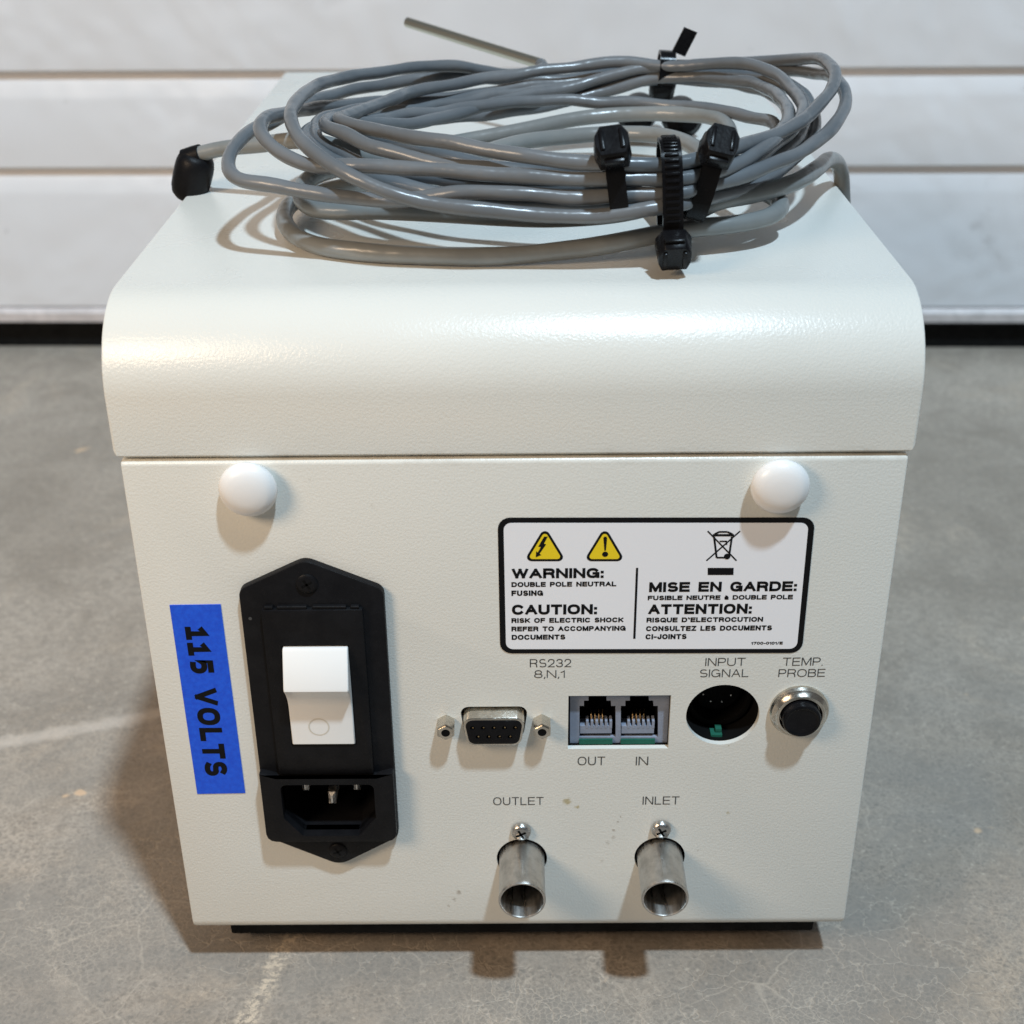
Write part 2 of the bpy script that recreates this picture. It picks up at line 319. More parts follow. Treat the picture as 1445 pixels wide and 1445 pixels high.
def ribbon(bm, pts, w, put):
    pts = [Vector(p) for p in pts]; pts = [p for i, p in enumerate(pts) if i == 0 or (p-pts[i-1]).length > 1e-4]
    if len(pts) == 1: pts = [pts[0]-Vector((0, .001)), pts[0]+Vector((0, .001))]
    closed = len(pts) > 4 and (pts[0]-pts[-1]).length < w*.5
    if closed: pts = pts[:-1]
    else: e0 = (pts[0]-pts[1]).normalized(); e1 = (pts[-1]-pts[-2]).normalized(); pts[0] = pts[0]+e0*w*.5; pts[-1] = pts[-1]+e1*w*.5
    n = len(pts); L, R_ = [], []
    for i, p in enumerate(pts):
        a = pts[i-1] if (i > 0 or closed) else None; b = pts[(i+1) % n] if (i < n-1 or closed) else None
        d1 = (p-a).normalized() if a is not None else (b-p).normalized(); d2 = (b-p).normalized() if b is not None else d1
        n1 = Vector((-d1.y, d1.x)); n2 = Vector((-d2.y, d2.x)); mm = n1+n2
        mm = n1 if mm.length < .2 else mm.normalized(); k = (w/2)/max(.45, mm.dot(n1))
        L.append(bm.verts.new(put(p+mm*k))); R_.append(bm.verts.new(put(p-mm*k)))
    for i in range(n if closed else n-1):
        j = (i+1) % n; bm.faces.new((L[i], R_[i], R_[j], L[j]))
def lettering(s, x0, x1, z0, z1, p, mt, parent, stroke=.16, gap=.20, name='lettering', down=False):
    if down: H, Wd = x1-x0, z1-z0
    else: H, Wd = z1-z0, x1-x0
    t = stroke*H; em = sum(GL[c][0] for c in s); fixed = len(s)*t+(len(s)-1)*(gap*H-.0)*.5
    kx = (Wd-fixed)/(em*H); bm = B(); u = 0.0; dp = 0
    for c in s:
        w, st = GL[c]; w *= H*kx
        for q in st:
            dp += 1; lay = p+.004*(dp % 3)
            pts = [(u+t/2+a*w, t/2+b*(H-t)) for a, b in q]
            cl = (lambda y: y) if c in ',Q`' else (lambda y: min(max(y, 0), H))
            if down: put = lambda v: W(x0+cl(v.y), -lay, z1-v.x)
            else: put = lambda v: W(x0+v.x, -lay, z0+cl(v.y))
            ribbon(bm, pts, t, put)
        u += w+t+gap*H*.5
    o = obj(name, bm, mt, parent, fix=False); return o

# ------------------------------------------------------------------ setting
bm = B(); n = 24
for i in range(n+1):
    for j in range(n+1): bm.verts.new((-3+6*i/n, -3+6*j/n, 0))
bm.verts.ensure_lookup_table()
for i in range(n):
    for j in range(n):
        q = i*(n+1)+j; bm.faces.new([bm.verts[k] for k in (q, q+n+1, q+n+2, q+1)])
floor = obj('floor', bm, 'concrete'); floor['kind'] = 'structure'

door = thing('garage_door', 'white ribbed sectional garage door closing off the back above the concrete floor', 'door', (0, .500, 0))
DY = 498; rows = [(10.5, 93), (93.7, 147.2), (147.9, 240), (240.7, 300), (300.7, 390)]
for z0, z1 in rows:
    prof = [(0, z0), (0, z1-15), (.6, z1-12), (2.2, z1-5), (3.4, z1-1.2), (4.6, z1), (30, z1), (30, z0)]
    if z0 > 20: prof = [(0.0, z0+1.2)]+prof[1:-1]+[(30, z0), (1.0, z0)]
    obj('door_panel', prism_x(B(), [(DY+y, z) for y, z in prof], -900, 900), 'door', door, 30)
bm = prism_x(B(), [(DY-3, 1.5), (DY-3, 7), (DY-1, 9.5), (DY+25, 9.5), (DY+25, 1.5)], -900, 900); obj('bottom_rail', bm, 'rail', door)
bm = prism_x(B(), [(DY+4, FLOOR+.2), (DY+3, FLOOR+4), (DY+3, -5), (DY+3, 1.2), (DY+22, 1.2), (DY+24, FLOOR+.2)], -900, 900); obj('door_gap_shade', bm, 'rubber', door)  # black strip standing in for the shadow gap under the door
door.rotation_euler.z = math.radians(-1.5)

# ------------------------------------------------------------------ the instrument
WID = 93.2; DEP = 300.0; SEAM = 147.3; TOP = 184.0; RC = 20.5
unit = thing('pump_drive', 'cream metal bench pump drive seen from its connector panel, standing on the concrete floor', 'lab instrument', (0, DEP/2*S, 0))
def arc(cy, cz, r, a0, a1, n): return [(cy+r*math.cos(math.radians(a0+(a1-a0)*k/n)), cz+r*math.sin(math.radians(a0+(a1-a0)*k/n))) for k in range(n+1)]
prof = arc(4, 1.8, 4, 270, 180, 6)+arc(1.3, SEAM-1.3, 1.3, 180, 90, 4)+[(DEP, SEAM), (DEP, -2.2)]
chassis = obj('chassis', prism_x(B(), prof, -WID, WID, .7), 'paint', unit)
prof = [(.8, SEAM+.75), (0, SEAM+1.5)]+arc(RC, TOP-RC, RC, 180, 90, 14)+arc(DEP-6, TOP-6, 6, 90, 0, 5)+[(DEP, SEAM+.75)]
WC = 94.5
cover = obj('cover', prism_x(B(), prof, -WC, WC, .8), 'paint', unit)
def corner_cut(sx):
    a = [(sx*(WC-2.2), SEAM), (sx*(WC+1), SEAM), (sx*(WC+1), SEAM+5.0), (sx*WC, SEAM+3.4), (sx*(WC-.6), SEAM+1.9)]
    return plate(B(), a, -8, 5)
cut(cover, [corner_cut(1), corner_cut(-1)])

# pocket outlines
rj = [P(802, 982), P(947, 981), P(943.5, 1056), P(802, 1058)]
RX0, RX1, RZ0, RZ1 = 13.6, 40.2, 62.0, 79.1
DCX, DCZ, DR = 53.9, 72.7, 9.55
T1X, T1Z, T2X, T2Z, TR = 1.2, 24.1, 39.4, 24.4, 6.35
PX = -50.3
cut(chassis, [plate(B(), rect(RX0, RX1, RZ0, RZ1), -20, 5), plate(B(), disc(DCX, DCZ, DR, 48), -20, 5),
              plate(B(), disc(T1X, T1Z+.2, 7.0, 40), -14, 5), plate(B(), disc(T2X, T2Z+.2, 7.0, 40), -14, 5),
              plate(B(), rect(PX-14.5, PX+14.5, 34, 106), -24, 5), plate(B(), round_poly([(-5.8-9.0, 70.6+5.3), (-5.8+9.0, 70.6+5.3), (-5.8+7.6, 70.6-4.7), (-5.8-7.6, 70.6-4.7)], 2.2), -6, 5)])
def liner(pts, y0, y1, name):                                # thin open tray in the hole, behind the sheet metal
    bm = B(); a = [bm.verts.new(W(x, y0, z)) for x, z in pts]; b = [bm.verts.new(W(x, y1, z)) for x, z in pts]; bm.faces.new(b)
    for i in range(len(pts)): bm.faces.new((a[i], b[i], b[(i+1) % len(pts)], a[(i+1) % len(pts)]))
    return obj(name, bm, 'dark', unit)
e = .12
liner(rect(RX0+e, RX1-e, RZ0+e, RZ1-e), 1.5, 19, 'socket_cavity'); liner(disc(DCX, DCZ, DR-e, 40), 1.5, 19, 'socket_cavity')
for tx, tz in ((T1X, T1Z), (T2X, T2Z)): liner(disc(tx, tz+.2, 6.9, 32), .9, 13, 'pipe_cavity')

# domed caps
bm = lathe(B(), [(5.6, -.5), (5.8, .6), (6.7, 1.3), (7.0, 2.2), (6.85, 3.1), (6.1, 4.2), (4.6, 5.0), (2.6, 5.45), (0, 5.6)])
k1 = obj('domed_cap', bm, 'white', unit, 60); k1.location = W(-63.0, 0, 140.9); copy_at(k1, W(63.0, 0, 140.6), unit)

# --- power entry module
fl = round_poly([(PX-17.9, 113), (PX-1.0, 121.3), (PX+17.9, 112.8), (PX+17.9, 34.2), (PX+1.2, 24.2), (PX-17.9, 34.2)], [3, 4.5, 3, 3, 5, 3])
pem = obj('power_entry_module', plate(B(), fl, 0.02, 2.2, .35), 'black', unit)
inlet_pts = round_poly([(PX-12.4, 54.2), (PX+12.4, 54.2), (PX+12.4, 43.0), (PX+7.6, 36.8), (PX-7.6, 36.8), (PX-12.4, 43.0)], [1.6, 1.6, 1, .8, .8, 1])
blk = [(PX-17.7, 34.6), (PX+17.7, 34.6), (PX+17.7, 58.0), (PX+13.2, 56.6), (PX-13.2, 56.6), (PX-17.7, 58.0)]
cut(pem, [plate(B(), inlet_pts, -.5, 8)])
inl = obj('inlet_frame', plate(B(), round_poly(blk, [2.6, 2.6, .3, .3, .3, .3], 3), 2.21, 4.6, .4), 'black', pem); cut(inl, [plate(B(), inlet_pts, 0, 8)])
bm = B(); ip = [(x, z) for x, z in inlet_pts]; a = [bm.verts.new(W(x, -2, z)) for x, z in ip]; b = [bm.verts.new(W(x, 15, z)) for x, z in ip]; bm.faces.new(b)
for i in range(len(ip)): bm.faces.new((a[i], b[i], b[(i+1) % len(ip)], a[(i+1) % len(ip)]))
obj('inlet_well', bm, 'black', pem)
for x, z, w, h in ((PX-7, 49.2, .9, 2.0), (PX+7, 49.2, .9, 2.0), (PX, 44.6, 1.0, 2.0)):
    bm = B(); box(bm, x-w, x+w, 1.2, 14.9, z-h, z+h)
    bmesh.ops.bevel(bm, geom=[q for q in bm.edges if all(abs(v.co.y-1.2*S) < 1e-6 for v in q.verts)], offset=.75*S, segments=1, affect='EDGES')
    obj('contact_pin', bm, 'pin', pem)
dr = obj('fuse_drawer', plate(B(), round_poly(rect(PX-12.6, PX+12.6, 57.0, 108.0), .5, 2), 2.21, 3.7, .3), 'black', pem)
for x0, x1 in ((-11.8, -9.6), (-8.6, -1.2), (0.2, 8.6), (9.6, 11.8)):
    obj('drawer_latch', box(B(), PX+x0, PX+x1, -3.4, -2.25, 108.15, 108.9, .15, 1), 'black', pem)
cut(dr, [plate(B(), rect(PX-8.35, PX+8.55, 66.6, 97.6), 2.6, 8)])
ro = [(-2.62, 97.2), (-4.3, 97.2), (-4.9, 96.5), (-8.4, 87.6), (-8.5, 86.9), (-8.1, 86.4), (-6.2, 84.0), (-4.9, 81.6), (-4.3, 79.4), (-4.15, 75), (-4.2, 67.4), (-3.8, 66.95), (-2.62, 66.95)]
sw = obj('rocker_switch', prism_x(B(), ro, PX-8.1, PX+8.3, .35, 3), 'rocker', pem, 32)
bm = B(); cx, cz = P(450, 1026, -4.25); o1, o2 = disc(cx, cz, 2.75, 32), disc(cx, cz, 2.4, 32)
a = [bm.verts.new(W(x, -4.22, z)) for x, z in o1]; b = [bm.verts.new(W(x, -4.22, z)) for x, z in o2]
for i in range(32): bm.faces.new((a[i], a[(i+1) % 32], b[(i+1) % 32], b[i]))
M['emboss'] = mat('emboss', (.66, .62, .54), .4); obj('off_mark', bm, 'emboss', pem)
def screw_mesh(r, h, slot=True):
    bm = lathe(B(), [(r, 0), (r, h*.35), (r*.86, h*.8), (r*.55, h), (0, h*1.04)], 28)
    return bm
def phillips(bm, r, p):
    for a in (0.5, 0.5+math.pi/2):
        c, s = math.cos(a), math.sin(a); w = r*.20
        v = [bm.verts.new(((c*x-s*z)*S, -p*S, (s*x+c*z)*S)) for x, z in ((-r, -w), (r, -w), (r, w), (-r, w))]; bm.faces.new(v)
    return bm
def screw(x, z, p, r, h, mt, parent, y_extra=0):
    o = obj('screw', screw_mesh(r, h), mt, parent, 50); o.location = W(x, -p, z)
    o2 = obj('drive_recess', phillips(B(), r*.55, h*1.06), 'dark', parent); o2.location = W(x, -p, z); return o
screw(PX-.8, 114.8, 2.2, 2.7, .7, 'black', pem); screw(PX+1.0, 29.6, 2.2, 2.5, .7, 'black', pem)
x, z = P(353, 873, -2.25)
obj('moulded_mark', plate(B(), disc(x, z, .45, 12), 2.2, 2.26), 'print', pem)

# --- blue voltage tape
tape = obj('voltage_tape', plate(B(), [(-86.3, 107.6), (-73.5, 107.7), (-73.3, 48.0), (-86.3, 47.8)], .02, .16), 'tape', unit); tape['label'] = 'blue embossed tape reading 115 VOLTS'
lettering('ll5 VOLTS', -83.3, -77.3, 54.0, 101.2, .20, 'ink', tape, .25, .30, down=True)

# --- warning label
def zx(u, v): return P(680+u*520/1445, 700+v*260/722.5)
lab = obj('warning_label', plate(B(), round_poly([(-4.0, 131.6), (72.6, 131.0), (72.8, 92.0), (-3.9, 92.5)], 3.0), .02, .14), 'ink', unit); lab['label'] = 'white bilingual warning sticker with black rim and yellow triangles'
obj('sticker_face', plate(B(), round_poly([(-2.6, 130.2), (71.1, 129.6), (71.4, 93.3), (-2.4, 93.8)], 1.9), .13, .18), 'label', lab)
def flat(name, pts, p, mt, parent): return obj(name, plate(B(), pts, p-.03, p), mt, parent)
def tri(u0, u1, um, v0, v1):
    a, b, c = zx(um, v0-8), zx(u1+6, v1+2), zx(u0-6, v1+2); flat('warning_triangle', round_poly([a, b, c], 1.2), .22, 'ink', lab)
    g = ((a[0]+b[0]+c[0])/3, (a[1]+b[1]+c[1])/3); s = .80
    flat('triangle_field', round_poly([(g[0]+(q[0]-g[0])*s, g[1]+(q[1]-g[1])*s) for q in (a, b, c)], .7), .26, 'yellow', lab)
tri(170, 325, 247, 125, 252); tri(404, 557, 482, 125, 252)
flat('bolt_symbol', [zx(*q) for q in ((244, 157), (258, 157), (243, 185), (252, 187), (226, 224), (233, 229), (211, 238), (213, 214), (219, 219), (231, 198), (221, 196))], .30, 'ink', lab)
flat('exclamation_mark', [zx(*q) for q in ((476, 162), (480, 157), (487, 157), (491, 162), (486, 212), (480, 212))], .30, 'ink', lab)
c = zx(483, 226); flat('exclamation_dot', disc(*c, .75, 14), .30, 'ink', lab)
def stroke(pts, w, p=.22, name='bin_symbol'):
    bm = B()
    for (a, b) in zip(pts, pts[1:]):
        a, b = Vector(zx(*a)), Vector(zx(*b)); d = (b-a).normalized(); nn = Vector((-d.y, d.x))*w/2
        plate(bm, [tuple(a-nn), tuple(b-nn), tuple(b+nn), tuple(a+nn)], p-.02, p)
    return bm
bm = B()
for pts, w in (([(885, 136), (998, 252)], .38), ([(1012, 136), (880, 252)], .38), ([(910, 158), (920, 240), (968, 240), (980, 158)], .5), ([(905, 152), (988, 152)], .65),
               ([(912, 148), (930, 139), (962, 139), (982, 148)], .5), ([(932, 176), (960, 176), (958, 190)], .4)):
    b2 = stroke(pts, w, .215+.004*len(bm.verts[:])/40); me = bpy.data.meshes.new('q'); b2.to_mesh(me); b2.free(); bm.from_mesh(me); bpy.data.meshes.remove(me)
obj('bin_symbol', bm, 'ink', lab); c = zx(961, 235); flat('bin_wheel', disc(*c, .8, 16), .26, 'ink', lab)
flat('black_bar', [zx(*q) for q in ((885, 280), (987, 280), (986, 308), (885, 308))], .22, 'ink', lab)
flat('divider_line', [zx(*q) for q in ((604, 280), (613, 280), (602, 558), (593, 558))], .22, 'ink', lab)
for s, u0, u1, v0, v1, bo in (('WARNING:', 118, 478, 280, 322, .26), ('DOUBLE POLE NEUTRAL', 116, 527, 333, 355, .265), ('FUSING', 116, 240, 368, 390, .265), ('CAUTION:', 118, 452, 422, 464, .26),
        ('RISK OF ELECTRIC SHOCK', 116, 555, 474, 496, .265), ('REFER TO ACCOMPANYING', 116, 564, 507, 529, .265), ('DOCUMENTS', 117, 327, 541, 562, .265),
        ('MISE EN GARDE:', 655, 1237, 332, 375, .26), ('FUSIBLE NEUTRE \u00e0 DOUBLE POLE', 650, 1220, 385, 407, .265), ('ATTENTION:', 652, 1060, 420, 462, .26),
        ('RISQUE D`ELECTROCUTION', 645, 1103, 472, 494, .265), ('CONSULTEZ LES DOCUMENTS', 643, 1138, 505, 528, .265), ('CI-JOINTS', 641, 803, 539, 560, .265), ('1700-0101/E', 1055, 1180, 569, 581, .265)):
    a, b = zx(u0, v1), zx(u1, v0); lettering(s, a[0], b[0], a[1], b[1], .22, 'ink', lab, bo)
# --- silk-screened lettering on the sheet metal
for s, x0, x1, y0, y1 in (('RS232', 747.7, 806, 929.6, 941.5), ('8,N,1', 753.8, 797, 945.4, 956.5), ('INPUT', 995, 1052.5, 928, 939.7), ('SIGNAL', 987, 1056.8, 944, 955.5),
        ('TEMP.', 1104, 1162, 927.5, 939.3), ('PROBE', 1098, 1165, 943.7, 955.2), ('OUT', 815, 854, 1067.5, 1079.7), ('IN', 897, 915, 1067.5, 1079.7), ('OUTLET', 696, 767, 1124.5, 1136), ('INLET', 906.6, 959, 1123.6, 1135.2)):
    a = P(x0, y1); b = P(x1, y0); lettering(s, a[0], b[0], a[1], b[1], .06, 'print', unit, .105, .30)

# --- nine-way serial connector
DX, DZ = -5.8, 70.6
def dshape(w, h, taper, r): return round_poly([(DX-w/2, DZ+h/2), (DX+w/2, DZ+h/2), (DX+w/2-taper, DZ-h/2), (DX-w/2+taper, DZ-h/2)], r)
db = obj('serial_connector', plate(B(), dshape(16.6, 8.9, 1.35, 2.2), -3.5, 3.9, .45), 'nickel', unit, 40)
cut(db, [plate(B(), dshape(15.3, 7.6, 1.25, 1.9), 3.0, 8)])
obj('backing_flange', plate(B(), dshape(17.3, 9.3, 1.35, 2.0), -5.5, -2.4), 'dark', db)
ins = obj('insulator', plate(B(), dshape(15.1, 7.4, 1.2, 1.8), 2.9, 4.15, .3), 'blackgloss', db)
hs = [(DX-5.54+2.77*i, DZ+1.45) for i in range(5)]+[(DX-4.15+2.77*i, DZ-1.4) for i in range(4)]
cut(ins, [plate(B(), disc(x, z, .62, 12), 3.2, 6) for x, z in hs])
for i, (x, z) in enumerate(hs): obj('contact', plate(B(), disc(x+.12, z-.2, .22, 8), 3.0, 3.7), 'gold', db)
def jackscrew():
    bm = B(); pts = disc(0, 0, 2.55, 6, math.pi/6); n = 20
    prof = [(2.75, 0, 6), ]
    a = [bm.verts.new((x*S, 0, z*S)) for x, z in pts]; b = [bm.verts.new((x*S, -4.6*S, z*S)) for x, z in pts]
    for i in range(6): bm.faces.new((a[i], b[i], b[(i+1) % 6], a[(i+1) % 6]))
    bm.faces.new(b); bmesh.ops.bevel(bm, geom=[e for e in bm.edges if len(e.link_faces) == 2 and all(abs(v.co.y+4.6*S) < 1e-7 for v in e.verts)], offset=.45*S, segments=2, affect='EDGES')
    return bm
for sx in (-12.5, 12.5):
    j = obj('jack_screw', jackscrew(), 'nickel', unit, 25); j.location = W(DX+sx, 0, DZ+.3)
    bm = lathe(B(), [(1.15, 4.62), (1.05, 4.66), (.9, 4.63), (0, 4.60)], 20); h = obj('threaded_hole', bm, 'dark', j); h.matrix_parent_inverse = Matrix.Identity(4)

# --- twin modular jack behind its cut-out
def zj(u, v, y=2.0): return P(780+u*420/1445, 930+v*160/550.5, y)
jack = obj('phone_jack', plate(B(), [zj(84, 178), zj(572, 178), zj(560, 418), zj(84, 420)], -13, -2.4), 'jack', unit)
def jhole(ul, ur): return [zj(q[0], q[1]) for q in ((ul, 384), (ul, 232), (ul+22, 232), (ul+22, 206), (ul+44, 206), (ul+44, 184), (ur-44, 184), (ur-44, 206), (ur-22, 206), (ur-22, 232), (ur, 232), (ur, 384))]
cut(jack, [plate(B(), jhole(130, 306), -11, 0), plate(B(), jhole(331, 512), -11, 0)])
for ul, ur in ((130, 306), (331, 512)):
    h = [zj(q[0], q[1]) for q in ((ul+2, 382), (ul+2, 234), (ul+46, 186), (ur-46, 186), (ur-2, 234), (ur-2, 382))]
    bm = B(); a = [bm.verts.new(W(x, 3.4, z)) for x, z in h]; b = [bm.verts.new(W(x, 10.9, z)) for x, z in h]; bm.faces.new(b)
    for i in range(len(h)): bm.faces.new((a[i], b[i], b[(i+1) % len(h)], a[(i+1) % len(h)]))
    obj('jack_cavity', bm, 'dark', jack)
    u0, u1 = ul+38, ur-24; c0 = zj(ul+3, 362); c1 = zj(ur-18, 316)
    obj('contact_block', box(B(), c0[0], c1[0], 2.6, 6, c0[1]-.4, c1[1]-1.0), 'jack', jack)
    for k in range(6):
        u = u0+(u1-u0)*k/5; x, z = zj(u, 342)
        obj('comb_tooth', box(B(), x-.33, x+.33, 2.5, 5, z, z+2.3), 'jack', jack)
    for k in range(4):
        u = ul+58+ (18.5*k); x, z = zj(u, 312); x2, z2 = zj(u, 262, 6)
        bm = B(); sweep(bm, [Vector((x, 3.0, z-.6)), Vector((x, 4.2, z+1.4)), Vector((x2, 6.5, z2+.9))], .16, 6); obj('contact_wire', bm, 'gold', jack)
    a = zj(ul-2, 412); b = zj(ur-16, 388)
    obj('board_edge', box(B(), a[0], b[0], 1.7, 2.3, a[1], b[1]), 'green', jack)

# --- round signal socket
din = obj('signal_socket', plate(B(), disc(DCX, DCZ, 8.6, 40), -14, -7, .3), 'dark', unit)
cut(din, [plate(B(), disc(DCX, DCZ+.3, 7.4, 36), -12.5, 0)])
obj('socket_core', plate(B(), disc(DCX, DCZ+.3, 6.2, 32), -12.4, -10.5, .4), 'dark', din)
for a in (200, 245, 290, 335, 25):
    x, z = DCX+4*math.cos(math.radians(a)), DCZ+.6+4*math.sin(math.radians(a)); obj('socket_contact', plate(B(), disc(x, z, .22, 8), -10.6, -10.3), 'pin', din)
x, z = P(1011, 1040, 3.0); obj('board_edge', box(B(), x-1.5, x+1.5, 3.0, 6.0, z-.8, z+.7), 'green', din); x, z = P(1014, 1031, 4.0)
obj('board_tab', box(B(), x-.8, x+.8, 4.0, 6, z-.4, z+.5), 'green', din)

# --- temperature probe socket
tp = obj('probe_socket', lathe(B(), [(7.7, 0), (7.75, .9), (7.35, 1.7), (6.6, 2.2), (6.2, 2.9), (5.6, 3.1), (5.3, 2.6), (5.2, 1.0), (0, 1.0)], 48), 'nickel', unit, 28); tp.location = W(73.6, 0, 74.2)
bt = obj('probe_insert', lathe(B(), [(5.0, 1.05), (5.0, 4.6), (4.75, 5.1), (4.3, 5.25), (4.0, 5.0), (3.4, 4.85), (0, 4.8)], 40), 'blackgloss', tp, 40); bt.matrix_parent_inverse = Matrix.Identity(4)

# --- hose pipes
bm = lathe(B(), [(TR-.75, -12), (TR-.75, 15.9), (TR-.55, 16.3), (TR-.15, 16.3), (TR, 16.0), (TR, 15.2), (TR-.1, 14.2), (TR-.1, -12)], 48)
t1 = obj('outlet_pipe', bm, 'steel', unit, 50); t1.location = W(T1X, 0, T1Z)
t2 = t1.copy(); t2.name = 'inlet_pipe'; COL.objects.link(t2); t2.parent = unit; t2.matrix_parent_inverse = Matrix.Translation(-base_of(unit)); t2.location = W(T2X, 0, T2Z)
for px_, tx, tz in ((t1, T1X, T1Z), (t2, T2X, T2Z)):
    q = obj('bore_shade', lathe(B(), [(TR-.8, 3.0), (0, 3.0)], 32), 'dark', px_); q.matrix_parent_inverse = Matrix.Identity(4)  # dark disc added inside each pipe to deepen the shade of its bore
for x, z in ((T1X-.2, 33.7), (T2X-.1, 34.2)):
    obj('washer', plate(B(), disc(x, z-.1, 2.0, 20), .0, .5), 'dark', unit); screw(x, z+.9, .4, 2.75, 1.7, 'screw', unit)

# --- feet
obj('base_tray', box(B(), -85, 87, 8.5, 288, FLOOR+5.0, -2.22, .8), 'rubber', unit)
for x, y, hx in ((70, 44, 12), (-70, 44, 12), (75, 275, 12), (-75, 275, 12)):
    obj('rubber_foot', box(B(), x-hx, x+hx, y-10, y+9, FLOOR, FLOOR+4.98, 1.0), 'rubber', unit)

# ------------------------------------------------------------------ cables (pixel gives direction, third number is the depth behind the panel)
def trace(pts): return [P3(*q) for q in pts]
A = [(575, 172, 118), (640, 166, 130), (716, 158, 140), (780, 147, 146), (852, 130, 150), (924, 112, 150), (1005, 110, 142), (1050, 114, 132), (1077, 123, 118), (1100, 137, 100), (1111, 155, 84), (1108, 178, 68), (1080, 208, 50),
     (1040, 232, 38), (975, 250, 30), (906, 252, 28), (800, 252, 28), (684, 244, 30), (612, 240, 32), (540, 236, 34), (473, 236, 36), (445, 236, 38), (417, 227, 42), (390, 213, 46), (372, 195, 50), (366, 180, 56), (377, 166, 66), (401, 160, 78), (426, 155, 92), (462, 150, 106), (512, 146, 120),
     (600, 141, 136), (700, 129, 148), (820, 117, 154), (924, 104, 156), (1000, 100, 154), (1070, 98, 148), (1120, 100, 138), (1152, 103, 126), (1176, 108, 114), (1189, 122, 102), (1193, 146, 88), (1176, 179, 72), (1140, 209, 58), (1086, 234, 44), (1014, 258, 34), (970, 270, 29), (906, 275, 28), (800, 278, 28),
     (738, 273, 28), (666, 270, 29), (600, 280, 31), (525, 284, 33), (480, 278, 34), (426, 269, 36), (372, 259, 39), (336, 252, 42), (321, 240, 47), (323, 219, 54), (336, 200, 62), (356, 184, 72), (384, 172, 84), (412, 158, 98), (440, 143, 112), (462, 137, 120), (498, 126.6, 130), (560, 116, 142), (630, 107, 150), (700, 111, 156),
     (800, 112, 160), (900, 98, 158), (960, 92, 156), (1040, 88, 150), (1089, 86, 144), (1113, 85, 138), (1149, 82, 126), (1167, 87, 116), (1178, 104, 102), (1172, 128, 90), (1149, 157, 76), (1113, 181, 62), (1068, 198, 50), (1021, 214, 38), (960, 230, 30), (906, 232, 28), (800, 228, 28),
     (756, 224, 29), (702, 215, 32), (648, 204, 37), (594, 195, 43), (560, 189, 50), (534, 184, 56), (498, 175, 64), (477, 169, 74), (498, 160, 86), (525, 150, 98), (560, 139, 112), (576, 132, 120), (630, 121, 132), (684, 110, 142), (720, 106, 146), (756, 100, 149), (800, 96, 151), (834, 91, 152), (888, 87, 152),
     (924, 92, 150), (960, 94, 147), (996, 90, 143), (1050, 91, 134), (1086, 101, 124), (1113, 119, 110), (1129, 138, 96), (1134, 154, 84), (1124, 176, 72), (1090, 205, 58), (1059, 226, 46), (1014, 236, 38), (960, 242, 34), (906, 242, 33), (800, 240, 34), (700, 238, 36), (640, 234, 38), (585, 224, 42), (540, 210, 46), (525, 206, 48), (489, 190, 56), (465, 182, 62), (457, 174, 70), (470, 168, 78), (505, 172, 88), (558, 175, 98),
     (612, 168, 110), (666, 155, 124), (720, 139, 136), (774, 129, 144), (816, 121, 148), (861, 108, 150), (906, 97, 151), (960, 100, 150), (1030, 104, 146), (1090, 112, 136), (1130, 130, 118), (1150, 165, 98), (1140, 205, 78), (1100, 240, 60), (1050, 265, 46), (1000, 280, 34), (933, 293, 27), (852, 304, 26), (800, 306, 26),
     (702, 299, 26), (648, 294, 26), (585, 283, 27), (540, 268, 28), (507, 252, 30), (471, 233, 34), (440, 212, 40), (419, 189, 48), (410, 164, 60), (417, 144, 74), (444, 123, 94), (498, 108, 116), (560, 98, 132), (594, 93, 140), (648, 94, 148), (684, 100, 154), (720, 106, 160), (770, 96, 166), (762, 90, 170)]
def wobble(path, amp):
    random.seed(len(path)); f = [(random.uniform(.05, .5), random.uniform(0, 6.28)) for _ in range(9)]
    return [p+Vector([amp*sum(math.sin(i*f[a*3+b][0]+f[a*3+b][1]) for b in range(3))/2 for a in range(3)]) for i, p in enumerate(path)]
pa = wobble(relax(spline(trace(A), 1.4), 5), .22)
EX = [[(905, 262, 35), (800, 264, 35), (700, 258, 37), (620, 252, 40), (540, 240, 46), (480, 220, 56), (448, 196, 70), (450, 172, 88), (490, 158, 104), (560, 150, 120), (640, 140, 134), (720, 126, 146), (800, 116, 152), (900, 104, 154), (1000, 105, 148), (1070, 110, 134), (1120, 128, 112), (1138, 160, 92), (1120, 200, 72), (1070, 236, 54), (1020, 252, 42), (960, 258, 36)],
      [(905, 286, 33), (800, 290, 33), (690, 284, 34), (600, 268, 38), (520, 248, 44), (470, 226, 54), (440, 205, 64), (432, 186, 78), (470, 170, 96), (540, 160, 112), (620, 150, 128), (700, 134, 142), (790, 124, 150), (880, 116, 152), (960, 112, 150), (1040, 118, 138), (1096, 138, 114), (1116, 172, 92), (1100, 212, 70), (1060, 246, 54), (1020, 266, 43), (960, 280, 35)],
      [(890, 246, 40), (780, 246, 41), (680, 232, 46), (600, 212, 54), (530, 196, 66), (500, 184, 80), (530, 170, 96), (600, 160, 112), (690, 148, 128), (780, 142, 138), (870, 144, 140), (960, 150, 134), (1040, 160, 116), (1092, 176, 96), (1100, 200, 76), (1060, 230, 58), (1000, 246, 46), (940, 248, 40)]]
random.seed(3); ph = [random.uniform(0, 6.28) for _ in range(4)]
radA = lambda i: 1.78*(1+.03*math.sin(i*.62+ph[0])+.035*math.sin(i*.23+ph[1]))
sens = thing('sensor_cable', 'dark blue-grey thin cable in many loops on the case, ending in a metal rod', 'cable', W(6, 90, TOP))
obj('cable_run', sweep(B(), pa, radA, 14), 'cableA', sens, 60)
